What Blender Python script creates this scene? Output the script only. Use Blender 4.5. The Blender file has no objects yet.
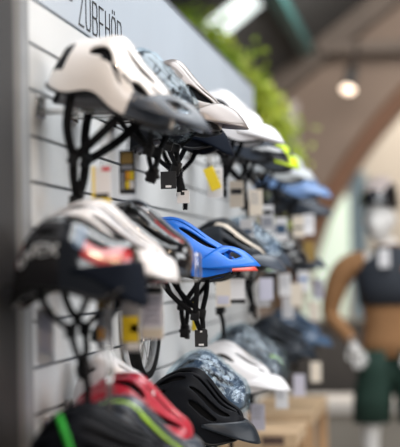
import bpy, bmesh, math, random
from mathutils import Vector, Matrix, Euler
random.seed(7)
R = math.radians
EH = 1.40                      # eye height of the photographer
col = bpy.context.scene.collection
sc = bpy.context.scene

# ------------------------------------------------------------------ materials
MATS = {}
def mat(name, c, rough=.5, metal=0., coat=0., noise=0., scale=40., bump=0., emit=None, es=0., spec=.5, c2=None, coat_ior=None):
    if name in MATS: return MATS[name]
    m = bpy.data.materials.new(name); m.use_nodes = True
    nt = m.node_tree; b = nt.nodes['Principled BSDF']
    b.inputs['Base Color'].default_value = (*c, 1); b.inputs['Roughness'].default_value = rough
    b.inputs['Metallic'].default_value = metal; b.inputs['Coat Weight'].default_value = coat
    b.inputs['Coat Roughness'].default_value = .06
    b.inputs['Specular IOR Level'].default_value = spec
    if emit: b.inputs['Emission Color'].default_value = (*emit, 1); b.inputs['Emission Strength'].default_value = es
    if noise or bump:
        tc = nt.nodes.new('ShaderNodeTexCoord'); n = nt.nodes.new('ShaderNodeTexNoise')
        n.inputs['Scale'].default_value = scale; n.inputs['Detail'].default_value = 5
        nt.links.new(tc.outputs['Object'], n.inputs['Vector'])
        if noise:
            r = nt.nodes.new('ShaderNodeValToRGB'); d = c2 or tuple(max(0, v*(1-noise)) for v in c)
            r.color_ramp.elements[0].position = .35; r.color_ramp.elements[1].position = .65
            r.color_ramp.elements[0].color = (*d, 1); r.color_ramp.elements[1].color = (*c, 1)
            nt.links.new(n.outputs['Fac'], r.inputs['Fac']); nt.links.new(r.outputs['Color'], b.inputs['Base Color'])
        if bump:
            bp = nt.nodes.new('ShaderNodeBump'); bp.inputs['Strength'].default_value = bump; bp.inputs['Distance'].default_value = .01
            nt.links.new(n.outputs['Fac'], bp.inputs['Height']); nt.links.new(bp.outputs['Normal'], b.inputs['Normal'])
    if coat_ior: b.inputs['Coat IOR'].default_value = coat_ior
    MATS[name] = m; return m
def film(name, tint, fac):
    if name in MATS: return MATS[name]
    m = bpy.data.materials.new(name); m.use_nodes = True; nt = m.node_tree; nt.nodes.clear()
    o = nt.nodes.new('ShaderNodeOutputMaterial'); mx = nt.nodes.new('ShaderNodeMixShader')
    t = nt.nodes.new('ShaderNodeBsdfTransparent'); g = nt.nodes.new('ShaderNodeBsdfGlossy')
    g.inputs['Roughness'].default_value = .12; g.inputs['Color'].default_value = (*tint, 1); t.inputs['Color'].default_value = (.85, .92, .95, 1)
    tc = nt.nodes.new('ShaderNodeTexCoord'); n = nt.nodes.new('ShaderNodeTexNoise'); n.inputs['Scale'].default_value = 22; n.inputs['Detail'].default_value = 3
    bp = nt.nodes.new('ShaderNodeBump'); bp.inputs['Strength'].default_value = 1; bp.inputs['Distance'].default_value = .02
    nt.links.new(tc.outputs['Object'], n.inputs['Vector']); nt.links.new(n.outputs['Fac'], bp.inputs['Height']); nt.links.new(bp.outputs['Normal'], g.inputs['Normal'])
    mx.inputs['Fac'].default_value = fac
    nt.links.new(t.outputs[0], mx.inputs[1]); nt.links.new(g.outputs[0], mx.inputs[2]); nt.links.new(mx.outputs[0], o.inputs[0])
    MATS[name] = m; return m

WHITE = mat('pearl white shell', (.80, .76, .735), .32, coat=.6)
WHITE2 = mat('matt white shell', (.78, .755, .76), .42, coat=.2)
SILVER = mat('champagne grey shell', (.25, .215, .20), .38, metal=.25, coat=.3)
SILVERD = mat('dark champagne panel', (.12, .10, .092), .4, metal=.3)
BLUE = mat('azure blue shell', (.006, .15, .66), .45, coat=.08, spec=.3)
BLACK = mat('matt black shell', (.006, .007, .010), .5, spec=.1)
BLACKG = mat('gloss black shell', (.005, .005, .007), .15, coat=1, spec=.4, coat_ior=1.6)
GRAPH = mat('graphite shell', (.012, .017, .025), .4, coat=.06, spec=.3)
GREY = mat('mid grey shell', (.040, .050, .068), .36, coat=.2, spec=.4)
RED = mat('raspberry red shell', (.42, .008, .030), .36, coat=.25)
REDG = mat('bright red gloss', (.42, .008, .012), .25, coat=1, coat_ior=1.6)
REDV = mat('red visor plastic', (.65, .06, .04), .4)
LIME = mat('lime stripe', (.42, .72, .03), .4)
NEON = mat('neon yellow', (.65, .85, .02), .4)
NAVY = mat('dark navy visor', (.004, .0065, .013), .6, spec=.06)
STEELB = mat('steel blue shell', (.045, .085, .15), .3, coat=.5)
SKYB = mat('light blue shell', (.16, .27, .50), .35, coat=.4)
FOAM = mat('black foam liner', (.007, .007, .008), .9, noise=.3, scale=200, spec=.08)
FOAMG = mat('olive foam liner', (.22, .24, .15), .85, noise=.2, scale=200)
STRAP = mat('black strap webbing', (.006, .006, .007), .8, noise=.3, scale=400, bump=.3, spec=.15)
GSTRAP = mat('green strap webbing', (.02, .40, .03), .7, noise=.2, scale=400)
BSTRAP = mat('blue edging', (.05, .16, .42), .5)
BUCK = mat('black buckle plastic', (.006, .006, .007), .4, spec=.3)
CRADLE = mat('grey cradle plastic', (.16, .16, .175), .35)
CHROME = mat('chromed wire', (.72, .70, .68), .18, metal=1)
STICK = mat('pale lettering', (.50, .52, .54), .5)
WRAP = film('clear plastic film', (.85, .93, 1), .11)
PAPER = mat('white card', (.78, .76, .77), .7)
PAPERB = mat('cream card', (.75, .66, .55), .7)
CARDK = mat('black card', (.012, .012, .014), .5)
YEL = mat('yellow print', (.85, .62, .02), .5)
ORG = mat('orange print', (.85, .36, .02), .5)
GOLD = mat('ochre print', (.32, .20, .05), .5)
GREYP = mat('grey print', (.30, .30, .33), .6)
LAV = mat('lilac print', (.60, .58, .68), .6)
REDP = mat('red print', (.6, .03, .05), .6)

# ------------------------------------------------------------------ helpers
def tag(o, label=None, cat=None, group=None, kind=None):
    if label: o['label'] = label
    if cat: o['category'] = cat
    if group: o['group'] = group
    if kind: o['kind'] = kind
    return o
def empty(name, loc, rot=(0, 0, 0)):
    o = bpy.data.objects.new(name, None); col.objects.link(o); o.location = loc; o.rotation_euler = rot
    o.empty_display_size = .02; return o
def mk(name, bm, mats, parent=None, smooth=True, loc=None, rot=None):
    me = bpy.data.meshes.new(name); bm.normal_update(); bm.to_mesh(me); bm.free()
    for m in (mats if isinstance(mats, (list, tuple)) else [mats]): me.materials.append(m)
    if smooth:
        for p in me.polygons: p.use_smooth = True
    o = bpy.data.objects.new(name, me); col.objects.link(o)
    if parent: o.parent = parent
    if loc: o.location = loc
    if rot: o.rotation_euler = rot
    return o
def box(bm, lo, hi, mi=0, bev=0):
    r = bmesh.ops.create_cube(bm, size=1); v = r['verts']
    for p in v:
        p.co = Vector([lo[i] + (p.co[i]+.5)*(hi[i]-lo[i]) for i in range(3)])
    fs = {f for p in v for f in p.link_faces}
    for f in fs: f.material_index = mi
    if bev:
        es = list({e for p in v for e in p.link_edges})
        rr = bmesh.ops.bevel(bm, geom=es, offset=bev, segments=2, affect='EDGES', profile=.5)
        for f in rr['faces']: f.material_index = mi
def bez(pts, n=10):
    P = [Vector(p) for p in pts]
    if len(P) < 3: return P
    out = []
    Q = [2*P[0]-P[1]] + P + [2*P[-1]-P[-2]]
    for i in range(1, len(Q)-2):
        for k in range(n):
            t = k/n; a, b, c, d = Q[i-1], Q[i], Q[i+1], Q[i+2]
            out.append(.5*((2*b)+(c-a)*t+(2*a-5*b+4*c-d)*t*t+(3*b-a-3*c+d)*t**3))
    out.append(P[-1]); return out
def tube(bm, pts, r, n=8, mi=0, cap=True):
    rings = []; up = Vector((.13, .2, 1)).normalized(); prev = None
    for i, p in enumerate(pts):
        d = (pts[min(i+1, len(pts)-1)] - pts[max(i-1, 0)]).normalized()
        a = (prev - d*prev.dot(d)).normalized() if prev is not None and (prev - d*prev.dot(d)).length > 1e-4 else d.cross(up if abs(d.dot(up)) < .95 else Vector((1, 0, 0))).normalized()
        prev = a; b = d.cross(a); rr = r(i/(len(pts)-1)) if callable(r) else r
        rings.append([bm.verts.new(p + rr*(a*math.cos(2*math.pi*k/n)+b*math.sin(2*math.pi*k/n))) for k in range(n)])
    for i in range(len(rings)-1):
        for k in range(n):
            f = bm.faces.new((rings[i][k], rings[i][(k+1) % n], rings[i+1][(k+1) % n], rings[i+1][k])); f.material_index = mi
    if cap:
        for rg in (rings[0][::-1], rings[-1]):
            try: bm.faces.new(rg).material_index = mi
            except ValueError: pass
def ribbon(bm, pts, w, th=.0018, wdir=Vector((1, 0, 0))):
    P = bez(pts, 8); rings = []
    for i, p in enumerate(P):
        d = (P[min(i+1, len(P)-1)] - P[max(i-1, 0)]).normalized()
        a = wdir - d*wdir.dot(d)
        if a.length < .15: a = Vector((0, 1, 0)) - d*d.y
        a.normalize(); b = d.cross(a).normalized()
        rings.append([bm.verts.new(p + a*sx*w/2 + b*sy*th/2) for sx, sy in ((-1, -1), (1, -1), (1, 1), (-1, 1))])
    for i in range(len(rings)-1):
        for k in range(4): bm.faces.new((rings[i][k], rings[i][(k+1) % 4], rings[i+1][(k+1) % 4], rings[i+1][k]))
    bm.faces.new(rings[0][::-1]); bm.faces.new(rings[-1])

# ------------------------------------------------------------------ helmets
def g(t, c, w): return math.exp(-((t-c)/w)**2)
def surf(S, t, s, k=1.):
    """t, s in degrees; t=0 front, 180 back; s=0 crown line, +-90 rim"""
    tr, sr = R(t), R(s); st = max(0, math.sin(tr))
    L, W, H = S['L'], S['W'], S['H']
    x = L/2*math.cos(tr)
    w = W/2*st**.62; h = H*st**S.get('he', .66)*(1-S.get('skew', .10)*math.cos(tr))
    z0 = -S.get('temple', .010)*g(t, 58, 22) + S.get('ear', .014)*g(t, 100, 18) - S.get('nape', .035)*max(0, min(1, (t-120)/45))
    ridge = S.get('ridge', .018)*math.cos(R(s*S.get('nr', 12)))*st*max(0, math.cos(sr))
    kk = k*(1+ridge)
    ss, cs = math.sin(sr), math.cos(sr)
    y = w*math.copysign(abs(ss)**.88, ss)*kk
    z = z0 + h*math.copysign(abs(cs)**.85, cs)*kk*(1 if cs > 0 else 1.2)
    return Vector((x*(1+ridge*.3)*k, y, z))
def vfield(V, t, s):
    s = abs(s); m = 9
    for (t0, s0, rt, rs, al, taper) in V:
        dt, ds = t-t0, s-s0; ca, sa = math.cos(R(al)), math.sin(R(al))
        a = (dt*ca+ds*sa)/rt; b = (-dt*sa+ds*ca)/rs
        b /= max(.25, 1+taper*a)
        m = min(m, math.sqrt(a*a+b*b)-1)
    return m
def shell_bm(S, nt=110, ns=84, k=1., vents=True, smax=97, regions=()):
    bm = bmesh.new(); T0, T1 = 3, 177
    ts = [[T0+(T1-T0)*i/nt for j in range(ns+1)] for i in range(nt+1)]
    ss = [[-smax+2*smax*j/ns for j in range(ns+1)] for i in range(nt+1)]
    F = [[vfield(S['vents'], ts[i][j], ss[i][j]) if vents else 9 for j in range(ns+1)] for i in range(nt+1)]
    if vents:
        T2 = [r[:] for r in ts]; S2 = [r[:] for r in ss]; F2 = [r[:] for r in F]
        for i in range(nt+1):
            for j in range(ns+1):
                best = None
                for di, dj in ((1, 0), (-1, 0), (0, 1), (0, -1)):
                    a, b = i+di, j+dj
                    if 0 <= a <= nt and 0 <= b <= ns and F[i][j]*F[a][b] < 0:
                        q = F[i][j]/(F[i][j]-F[a][b])
                        if q <= .5 and (best is None or q < best[0]): best = (q, a, b)
                if best:
                    q, a, b = best
                    T2[i][j] = ts[i][j]+q*(ts[a][b]-ts[i][j]); S2[i][j] = ss[i][j]+q*(ss[a][b]-ss[i][j]); F2[i][j] = 0
        ts, ss, F = T2, S2, F2
    vs = [[bm.verts.new(surf(S, ts[i][j], ss[i][j], k)) for j in range(ns+1)] for i in range(nt+1)]
    for i in range(nt):
        for j in range(ns):
            q = ((i, j), (i+1, j), (i+1, j+1), (i, j+1))
            fv = [F[a][b] for a, b in q]
            if max(fv) <= 0: continue
            ids = [x for x in q if F[x[0]][x[1]] >= 0]
            if len(ids) < 3: continue
            f = bm.faces.new([vs[a][b] for a, b in ids])
            tc = sum(ts[a][b] for a, b in ids)/len(ids); sc_ = sum(ss[a][b] for a, b in ids)/len(ids)
            for mi, fn in regions:
                if fn(tc, abs(sc_)): f.material_index = mi
    for end in (0, nt):
        try: bm.faces.new(vs[end] if end == 0 else vs[end][::-1])
        except ValueError: pass
    bmesh.ops.delete(bm, geom=[v for v in bm.verts if not v.link_faces], context='VERTS')
    bmesh.ops.recalc_face_normals(bm, faces=bm.faces[:])
    return bm
def solid(o, th, off=-1):
    m = o.modifiers.new('thickness', 'SOLIDIFY'); m.thickness = th; m.offset = off; return o

V_MTB = [(68, 36, 25, 7, 4, -.2), (86, 62, 13, 10, -22, .6), (50, 66, 6, 4, 20, 0), (36, 44, 8, 7, 10, .3), (84, 16, 24, 4, 0, 0), (118, 22, 16, 6, 0, 0),
         (150, 34, 14, 12, 0, 0), (148, 62, 9, 7, 0, 0), (84, 0, 26, 4.5, 0, 0)]
V_TRAIL = [(57, 42, 21, 10, 20, .35), (50, 16, 20, 5.5, 6, 0), (106, 52, 13, 5, 10, .2), (120, 20, 16, 6, 0, 0), (150, 40, 15, 13, 0, 0), (36, 40, 6, 4, 0, 0), (90, 70, 12, 4, 20, 0)]
V_ROAD = [(60, 11, 30, 3.6, 0, -.2), (68, 29, 34, 5, 4, -.2), (72, 49, 30, 6, 8, -.2), (76, 68, 20, 5, 12, 0), (122, 14, 18, 4.5, 0, 0), (124, 38, 17, 6, 0, 0), (136, 62, 12, 6, 0, 0), (30, 20, 6, 6, 0, 0), (156, 20, 9, 8, 0, 0)]
V_CITY = [(64, 16, 12, 4, 0, 0), (64, 42, 12, 5, 8, 0), (112, 22, 14, 4, 0, 0), (112, 48, 12, 5, 0, 0), (145, 32, 9, 7, 0, 0)]
G1 = 'helmets on the top row'
def spec(**k):
    S = dict(L=.275, W=.205, H=.150, vents=V_MTB); S.update(k); S['H'] *= .87; return S

def visor(S, root, m, Lv=.075, zr=.040, zt=-.005, wv=.078, tb=64, name='visor', slots=False):
    """curved peak that leaves the shell at height zr and runs out to a tip"""
    n = 26; rows = 8; bm = bmesh.new()
    ta = 3.
    while surf(S, ta, 0).z < zr and ta < 60: ta += .5
    def rootp(q, sg):
        t = ta + (tb-ta)*q**1.3
        lo, hi = 0., 96.
        zz = zr*(1-q**2) + (surf(S, tb, 82).z)*q**2
        for _ in range(22):
            mid = (lo+hi)/2
            if surf(S, t, mid).z > zz: lo = mid
            else: hi = mid
        p = surf(S, t, lo*sg, 1.02); return p
    xt = S['L']/2 + Lv
    grid = []
    for i in range(-n, n+1):
        q = abs(i)/n; sg = -1 if i < 0 else 1
        a = rootp(q, sg); e = rootp(1, sg)
        ang = q*math.pi/2
        o = Vector((e.x + (xt-e.x)*math.cos(ang)**1.05, e.y*math.sin(ang)**.9 + sg*0, zt + (e.z-.008-zt)*math.sin(ang)**3.0))
        row = []
        for k in range(rows+1):
            u = k/rows; p = a.lerp(o, u)
            p.z += .010*math.sin(u*math.pi)*(1-q) + .004*math.cos(q*math.pi*2.5)*math.sin(u*math.pi)
            row.append(bm.verts.new(p))
        grid.append(row)
    for i in range(2*n):
        for k in range(rows):
            q = abs(i+.5-n)/n
            if slots and .22 < q < .50 and 2 <= k <= 4: continue
            try: bm.faces.new((grid[i][k], grid[i+1][k], grid[i+1][k+1], grid[i][k+1]))
            except ValueError: pass
    bmesh.ops.recalc_face_normals(bm, faces=bm.faces[:])
    o = mk(name, bm, m if isinstance(m, list) else [m], root); solid(o, .0035, 0)
    return o

HOOKGRP = 'wire hooks on the slatted panel'
def hook(y, z, reach, short, up=.055):
    h = empty('display_hook', (0, y, z)); tag(h, 'chrome wire hook on the slatted panel holding the ' + short, 'hook', HOOKGRP)
    bm = bmesh.new(); box(bm, (.0, -.035, -.012), (.006, .035, .030), bev=.002); box(bm, (.0, -.03, .03), (.010, .03, .034))
    mk('bracket', bm, CHROME, h)
    bm = bmesh.new(); P = [Vector(p) for p in ((.004, -.03, 0), (reach*.5, -.03, 0), (reach-.01, -.03, 0), (reach, -.03, .006), (reach, -.03, up-.006), (reach, -.022, up), (reach, .022, up), (reach, .03, up-.006), (reach, .03, .006), (reach-.01, .03, 0), (reach*.5, .03, 0), (.004, .03, 0))]
    tube(bm, P, .0026, 8); mk('wire', bm, CHROME, h); return h

def helmet(short, y, z, S, base, label, group, x=.175, pitch=12, yaw=0, roll=0, regions=(), extra=(), vis=None, liner=None,
           straps=True, J=(.015, -.115), B=(.03, -.19), end=-.235, sw=.014, strapm=None, res=1, wrap=False, do_hook=True, cradle=True, rim=None, hreach=None):
    h = empty('bicycle_helmet', (x, y, z), (R(roll), R(pitch), R(yaw)))
    tag(h, label, 'helmet', group)
    nt, ns = (110, 84) if res == 1 else (64, 50)
    bm = shell_bm(S, nt, ns, regions=regions)
    solid(mk('shell', bm, [base]+list(extra), h), .005)
    mk('foam_liner', shell_bm(S, 44, 34, k=.925, vents=False, smax=90), liner or FOAM, h)
    bm = bmesh.new()
    for sg in (-1, 1):
        tube(bm, [surf(S, 4+172*i/50, 96*sg) for i in range(51)], .0042, 6)
    mk('rim_trim', bm, rim or BUCK, h)
    if vis: visor(S, h, **vis)
    if cradle:
        bm = bmesh.new(); P = []
        for i in range(21):
            a = math.pi*.32 + math.pi*1.36*i/20
            P.append(Vector((.105*math.cos(a)-.005, .072*math.sin(a), -.035*max(0, -math.cos(a)) + .004)))
        ribbon(bm, P[::2], .022, .003, Vector((0, 0, 1)))
        c = mk('fit_cradle', bm, CRADLE, h)
        bm = bmesh.new(); bmesh.ops.create_cone(bm, cap_ends=True, segments=18, radius1=.014, radius2=.012, depth=.012, matrix=Matrix.Translation((-.116, 0, -.031)) @ Matrix.Rotation(R(90), 4, 'Y'))
        mk('fit_dial', bm, BUCK, c)
    if straps:
        sm = strapm or STRAP
        un = Matrix.Rotation(R(-pitch), 3, 'Y')
        Jv, Bv_, Ev = un@Vector((J[0], 0, J[1])), un@Vector((B[0], 0, B[1])), un@Vector((B[0]+.006, 0, end))
        J, B = (Jv.x, Jv.z), (Bv_.x, Bv_.z)
        for sg in (-1, 1):
            j = Vector((J[0], sg*.055, J[1])); w = S['W']/2
            f0 = surf(S, 62, 88*sg, .95); r0 = surf(S, 122, 88*sg, .95)
            bm = bmesh.new(); ribbon(bm, [f0+Vector((0, 0, .01)), f0.lerp(j, .5)+Vector((.004, sg*.012, 0)), j], sw); mk('front_strap', bm, sm, h)
            bm = bmesh.new(); ribbon(bm, [r0+Vector((0, 0, .01)), r0.lerp(j, .5)+Vector((-.008, sg*.010, -.010)), j], sw); mk('rear_strap', bm, sm, h)
            bm = bmesh.new(); box(bm, (j.x-.012, j.y-.004, j.z-.014), (j.x+.012, j.y+.004, j.z+.014), bev=.003); mk('strap_divider', bm, BUCK, h)
            b = Vector((B[0], sg*.008, B[1]))
            bm = bmesh.new(); ribbon(bm, [j, j.lerp(b, .5)+Vector((0, sg*.012, 0)), b], sw); mk('chin_strap', bm, sm, h)
        bm = bmesh.new(); box(bm, (B[0]-.013, -.010, B[1]-.026), (B[0]+.013, .008, B[1]+.012), bev=.004)
        box(bm, (B[0]-.017, -.006, B[1]-.012), (B[0]+.017, .004, B[1]-.002), bev=.002)
        mk('buckle', bm, BUCK, h)
        bm = bmesh.new(); ribbon(bm, [(B[0], .0, B[1]-.015), ((B[0]+Ev.x)/2+.003, .002, (B[1]+Ev.z)/2), (Ev.x, 0, Ev.z)], sw); mk('strap_end', bm, sm, h)
    if wrap:
        bm = shell_bm({**S, 'ridge': .0}, 40, 34, k=1.10, vents=False, smax=100)
        for v in bm.verts: v.co += Vector([random.uniform(-.003, .003) for _ in range(3)]); v.co.z -= .006
        mk('plastic_wrap', bm, WRAP, h)
    if do_hook: hook(y, z - .012 - (.045 if hreach and hreach > .3 else 0), hreach or x+.055, short, .06 if hreach else (.088 if group == G3 else .075))
    return h

G2 = 'helmets on the middle row'; G3 = 'helmets on the bottom row'
Z = lambda v: EH+v
# --- top row
H1 = helmet('large pearl white helmet', 3.00, Z(.365), spec(L=.285, H=.132, W=.205, ridge=.005, vents=[(72, 29, 22, 7.5, -6, -.3), (106, 56, 14, 7, -24, .2), (60, 62, 11, 7, -12, .3), (118, 10, 16, 5, 0, 0), (163, 55, 9, 28, 0, 0), (46, 44, 10, 3.5, 0, 0), (88, 68, 13, 2.2, -28, 0)], ear=.026, temple=.0, nape=.0, skew=.28, he=.55), WHITE,
    'pearl white bicycle helmet with grey visor, nearest and highest on the rack', G1, x=.163, pitch=23,
    vis=dict(m=GREY, Lv=.088, zr=.062, zt=.022, slots=True), J=(-.072, -.12), B=(-.078, -.20), end=-.295, sw=.020,
    regions=[(1, lambda t, s: t < 66 and s > 70-.12*(66-t)), (2, lambda t, s: 70 < t < 104 and 60 < s-.12*(t-70) < 63.5), (2, lambda t, s: 30 < t < 58 and 8 < s < 12), (2, lambda t, s: t > 139 and 34 < s < 78)], extra=[GREY, BLACK])
mk('inner_padding', shell_bm(spec(L=.285, H=.132, W=.205, vents=[], ear=.026, temple=.0, nape=.0, skew=.28, he=.55), 44, 34, k=.86, vents=False, smax=92), FOAMG, H1)
H2 = helmet('film-wrapped dark helmet', 3.30, Z(.385), spec(L=.25, H=.140, vents=V_ROAD), GRAPH,
    'dark helmet in crinkled clear plastic behind the pearl white one', G1, x=.165, pitch=20, wrap=True, res=2,
    vis=dict(m=STEELB, Lv=.035, zr=.03, zt=-.005), J=(.03, -.10), B=(.03, -.15), end=-.16)
H3 = helmet('champagne grey helmet', 3.72, Z(.415), spec(L=.275, H=.142, vents=V_TRAIL, ear=.02, skew=.20), SILVER,
    'champagne grey bicycle helmet with pointed visor on the top row', G1, x=.165, pitch=17,
    vis=dict(m=SILVER, Lv=.072, zr=.062, zt=.020), regions=[(1, lambda t, s: 84 < t < 104 and 38 < s < 62), (2, lambda t, s: s > 84)], extra=[SILVERD, BUCK], J=(.0, -.085), B=(.012, -.135), end=-.205)
H4 = helmet('navy-peaked helmet', 4.02, Z(.375), spec(L=.26, H=.12, vents=V_CITY), BLACK,
    'black helmet with blunt navy peak, half hidden under the champagne grey one', G1, x=.12, pitch=5, res=2,
    vis=dict(m=NAVY, Lv=.045, zr=.045, zt=-.035), J=(.0, -.09), B=(.02, -.15), end=-.20)
H5 = helmet('plain white helmet', 4.62, Z(.460), spec(L=.275, H=.135, vents=[(55, 30, 12, 4, 0, 0), (60, 8, 20, 4, 0, 0), (110, 25, 16, 6, 0, 0), (95, 55, 15, 5, 0, 0), (150, 35, 12, 10, 0, 0)]), WHITE2,
    'plain white helmet with broad white visor behind the champagne grey one', G1, x=.17, pitch=15, res=2,
    vis=dict(m=WHITE2, Lv=.075, zr=.05, zt=.005), J=(.02, -.10), B=(.0, -.17), end=-.22)
H6 = helmet('black glossy helmet', 4.98, Z(.425), spec(L=.27, H=.14, vents=V_ROAD), GREY,
    'smoky grey glossy helmet directly behind the plain white one', G1, x=.17, pitch=15, res=2, vis=dict(m=BLACKG, Lv=.06, zr=.04, zt=0))
H7 = helmet('neon-striped helmet', 5.40, Z(.42), spec(L=.275, H=.14, vents=V_ROAD), GREY,
    'grey helmet with neon yellow flash on the top row', G1, x=.19, pitch=14, res=2, vis=dict(m=NEON, Lv=.03, zr=.04, zt=0),
    regions=[(1, lambda t, s: 30 < t < 75 and 20 < s < 85)], extra=[NEON])
H8 = helmet('pale grey helmet', 5.85, Z(.40), spec(L=.28, H=.14, vents=V_MTB), STICK,
    'pale grey helmet between the neon striped and the light blue helmets', G1, x=.19, pitch=12, J=(.02, -.08), B=(.02, -.12), end=-.14, res=2, vis=dict(m=STICK, Lv=.05, zr=.04, zt=0))
H9 = helmet('light blue helmet', 6.40, Z(.36), spec(L=.29, H=.14, vents=V_CITY), SKYB,
    'light blue helmet farthest along the top row', G1, x=.20, pitch=12, J=(.02, -.08), B=(.02, -.12), end=-.14, res=2, vis=dict(m=SKYB, Lv=.07, zr=.04, zt=0))
H9b = helmet('smoke grey low helmet', 6.62, Z(.27), spec(L=.28, H=.12, vents=V_CITY), GREY,
    'dark grey helmet hanging just below the light blue one', G1, x=.20, pitch=8, res=2, vis=dict(m=GREY, Lv=.06, zr=.04, zt=0))
# --- middle row
M1 = helmet('black and red helmet', 2.67, Z(-.010), spec(L=.245, H=.138, W=.205, vents=V_CITY, nape=.05, ear=.0, temple=.02, he=.55), BLACKG,
    'glossy black and red helmet with pale lettering and flat navy peak, nearest in middle row', G2, x=.165, pitch=2,
    regions=[(1, lambda t, s: 20 < t < 76 and 32+.2*t < s < 66), (2, lambda t, s: 74 < t < 84 and 30 < s < 60), (1, lambda t, s: t > 143 and 18 < s < 62)], extra=[REDG, STEELB],
    vis=dict(m=NAVY, Lv=.015, zr=.035, zt=-.052, tb=84), J=(.0, -.10), B=(.01, -.17), end=-.24)
# lettering on the near side of the shell, a row of four letter shapes lying on the shell
def letters_on(S, root, t0, s0, strokes, cell=(7, 9), m=STICK):
    bm = bmesh.new()
    for gi, gl in enumerate(strokes):
        for ln in gl:
            P = [surf(S, t0-(gi*cell[0]*1.25+u*cell[0]), -(s0+(1-v)*cell[1]), 1.012) for u, v in ln]
            if len(P) > 1:
                Q = []
                for a, b in zip(P, P[1:]): Q += [a.lerp(b, k/4) for k in range(4)]
                Q.append(P[-1]); tube(bm, Q, .0021, 6)
    return mk('lettering', bm, m, root)
LT = {'u': [[(0, 1), (0, .2), (.2, 0), (.8, 0), (1, .2), (1, 1)]], 'v': [[(0, 1), (.5, 0), (1, 1)]],
      'e': [[(0, .5), (1, .5), (1, .9), (.8, 1), (.2, 1), (0, .8), (0, .2), (.2, 0), (1, 0)]], 'x': [[(0, 0), (1, 1)], [(0, 1), (1, 0)]]}
# letters run rear -> front on the side turned to the camera
Sm = spec(L=.245, H=.138, W=.205, vents=V_CITY, nape=.05, ear=.0, temple=.02, he=.55)
letters_on(Sm, M1, 140, 62, [LT['u'], LT['v'], LT['e'], LT['x']], cell=(9, 11))
M2 = helmet('white and grey helmet', 2.885, Z(.038), spec(L=.285, H=.108, vents=V_ROAD), WHITE2,
    'white helmet with dark slots and a blue-grey stripe behind the glossy black and red one', G2, x=.158, pitch=20,
    vis=dict(m=WHITE2, Lv=.034, zr=.04, zt=.0), J=(.03, -.10), B=(.0, -.16), end=-.2, regions=[(1, lambda t, s: 36 < s < 40 and t < 130)], extra=[STEELB])  # steel blue stripe along both sides of the shell
M3 = helmet('black helmet with red pinstripe', 3.14, Z(.034), spec(L=.262, H=.125, vents=V_ROAD, ridge=.03), BLACKG,
    'glossy black helmet with thin red stripe and silver edge in front of the blue one', G2, x=.180, pitch=17,
    regions=[(1, lambda t, s: 18 < s < 24 and t < 120), (2, lambda t, s: 3 < s < 7 and t < 130), (2, lambda t, s: s > 82)], extra=[REDG, GREY], J=(.02, -.10), B=(.05, -.14), end=-.16, hreach=.325)
M4 = helmet('azure blue helmet', 3.86, Z(.018), spec(L=.29, H=.135, vents=V_MTB, ear=.006, temple=.012, nape=.03, skew=.20), BLUE,
    'azure blue bicycle helmet with long blue visor in the middle row', G2, x=.155, pitch=9,
    vis=dict(m=BLUE, Lv=.078, zr=.066, zt=.026, slots=True), J=(.050, -.140), B=(.060, -.19), end=-.222, rim=BLACK)
M5 = helmet('red-peaked helmet', 4.10, Z(.0), spec(L=.26, H=.125, vents=V_CITY), BLACK,
    'black helmet with red peak hidden behind the azure blue one', G2, x=.145, pitch=4, res=2, vis=dict(m=REDV, Lv=.068, zr=.03, zt=.01), J=(-.02, -.10), B=(-.02, -.17), end=-.2)
M6 = helmet('dark grey helmet', 4.66, Z(.045), spec(L=.28, H=.125, vents=V_ROAD), GRAPH,
    'dark graphite helmet with grey visor right behind the azure blue one', G2, x=.165, pitch=15, res=2, vis=dict(m=GREY, Lv=.075, zr=.04, zt=0), J=(-.01, -.10), B=(-.015, -.17), end=-.27, regions=[(1, lambda t, s: 34 < s < 42)], extra=[PAPERB])
M7 = helmet('film-wrapped grey helmet', 5.15, Z(.055), spec(L=.27, H=.135, vents=V_ROAD), STEELB,
    'blue-grey helmet in clear film behind the graphite one', G2, x=.165, pitch=15, res=2, wrap=True, vis=dict(m=GREY, Lv=.05, zr=.04, zt=0))
M8 = helmet('black round helmet', 5.80, Z(.05), spec(L=.28, H=.14, vents=V_CITY), BLACKG,
    'glossy black round helmet near the far end of the middle row', G2, x=.18, pitch=10, J=(.02, -.08), B=(.02, -.12), end=-.14, res=2, vis=dict(m=BLACKG, Lv=.03, zr=.04, zt=0))
M9 = helmet('dusky grey helmet', 6.40, Z(.03), spec(L=.28, H=.14, vents=V_MTB), GRAPH,
    'graphite helmet farthest along the middle row', G2, x=.19, pitch=10, J=(.02, -.08), B=(.02, -.12), end=-.14, res=2, vis=dict(m=GREY, Lv=.05, zr=.04, zt=0))
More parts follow.
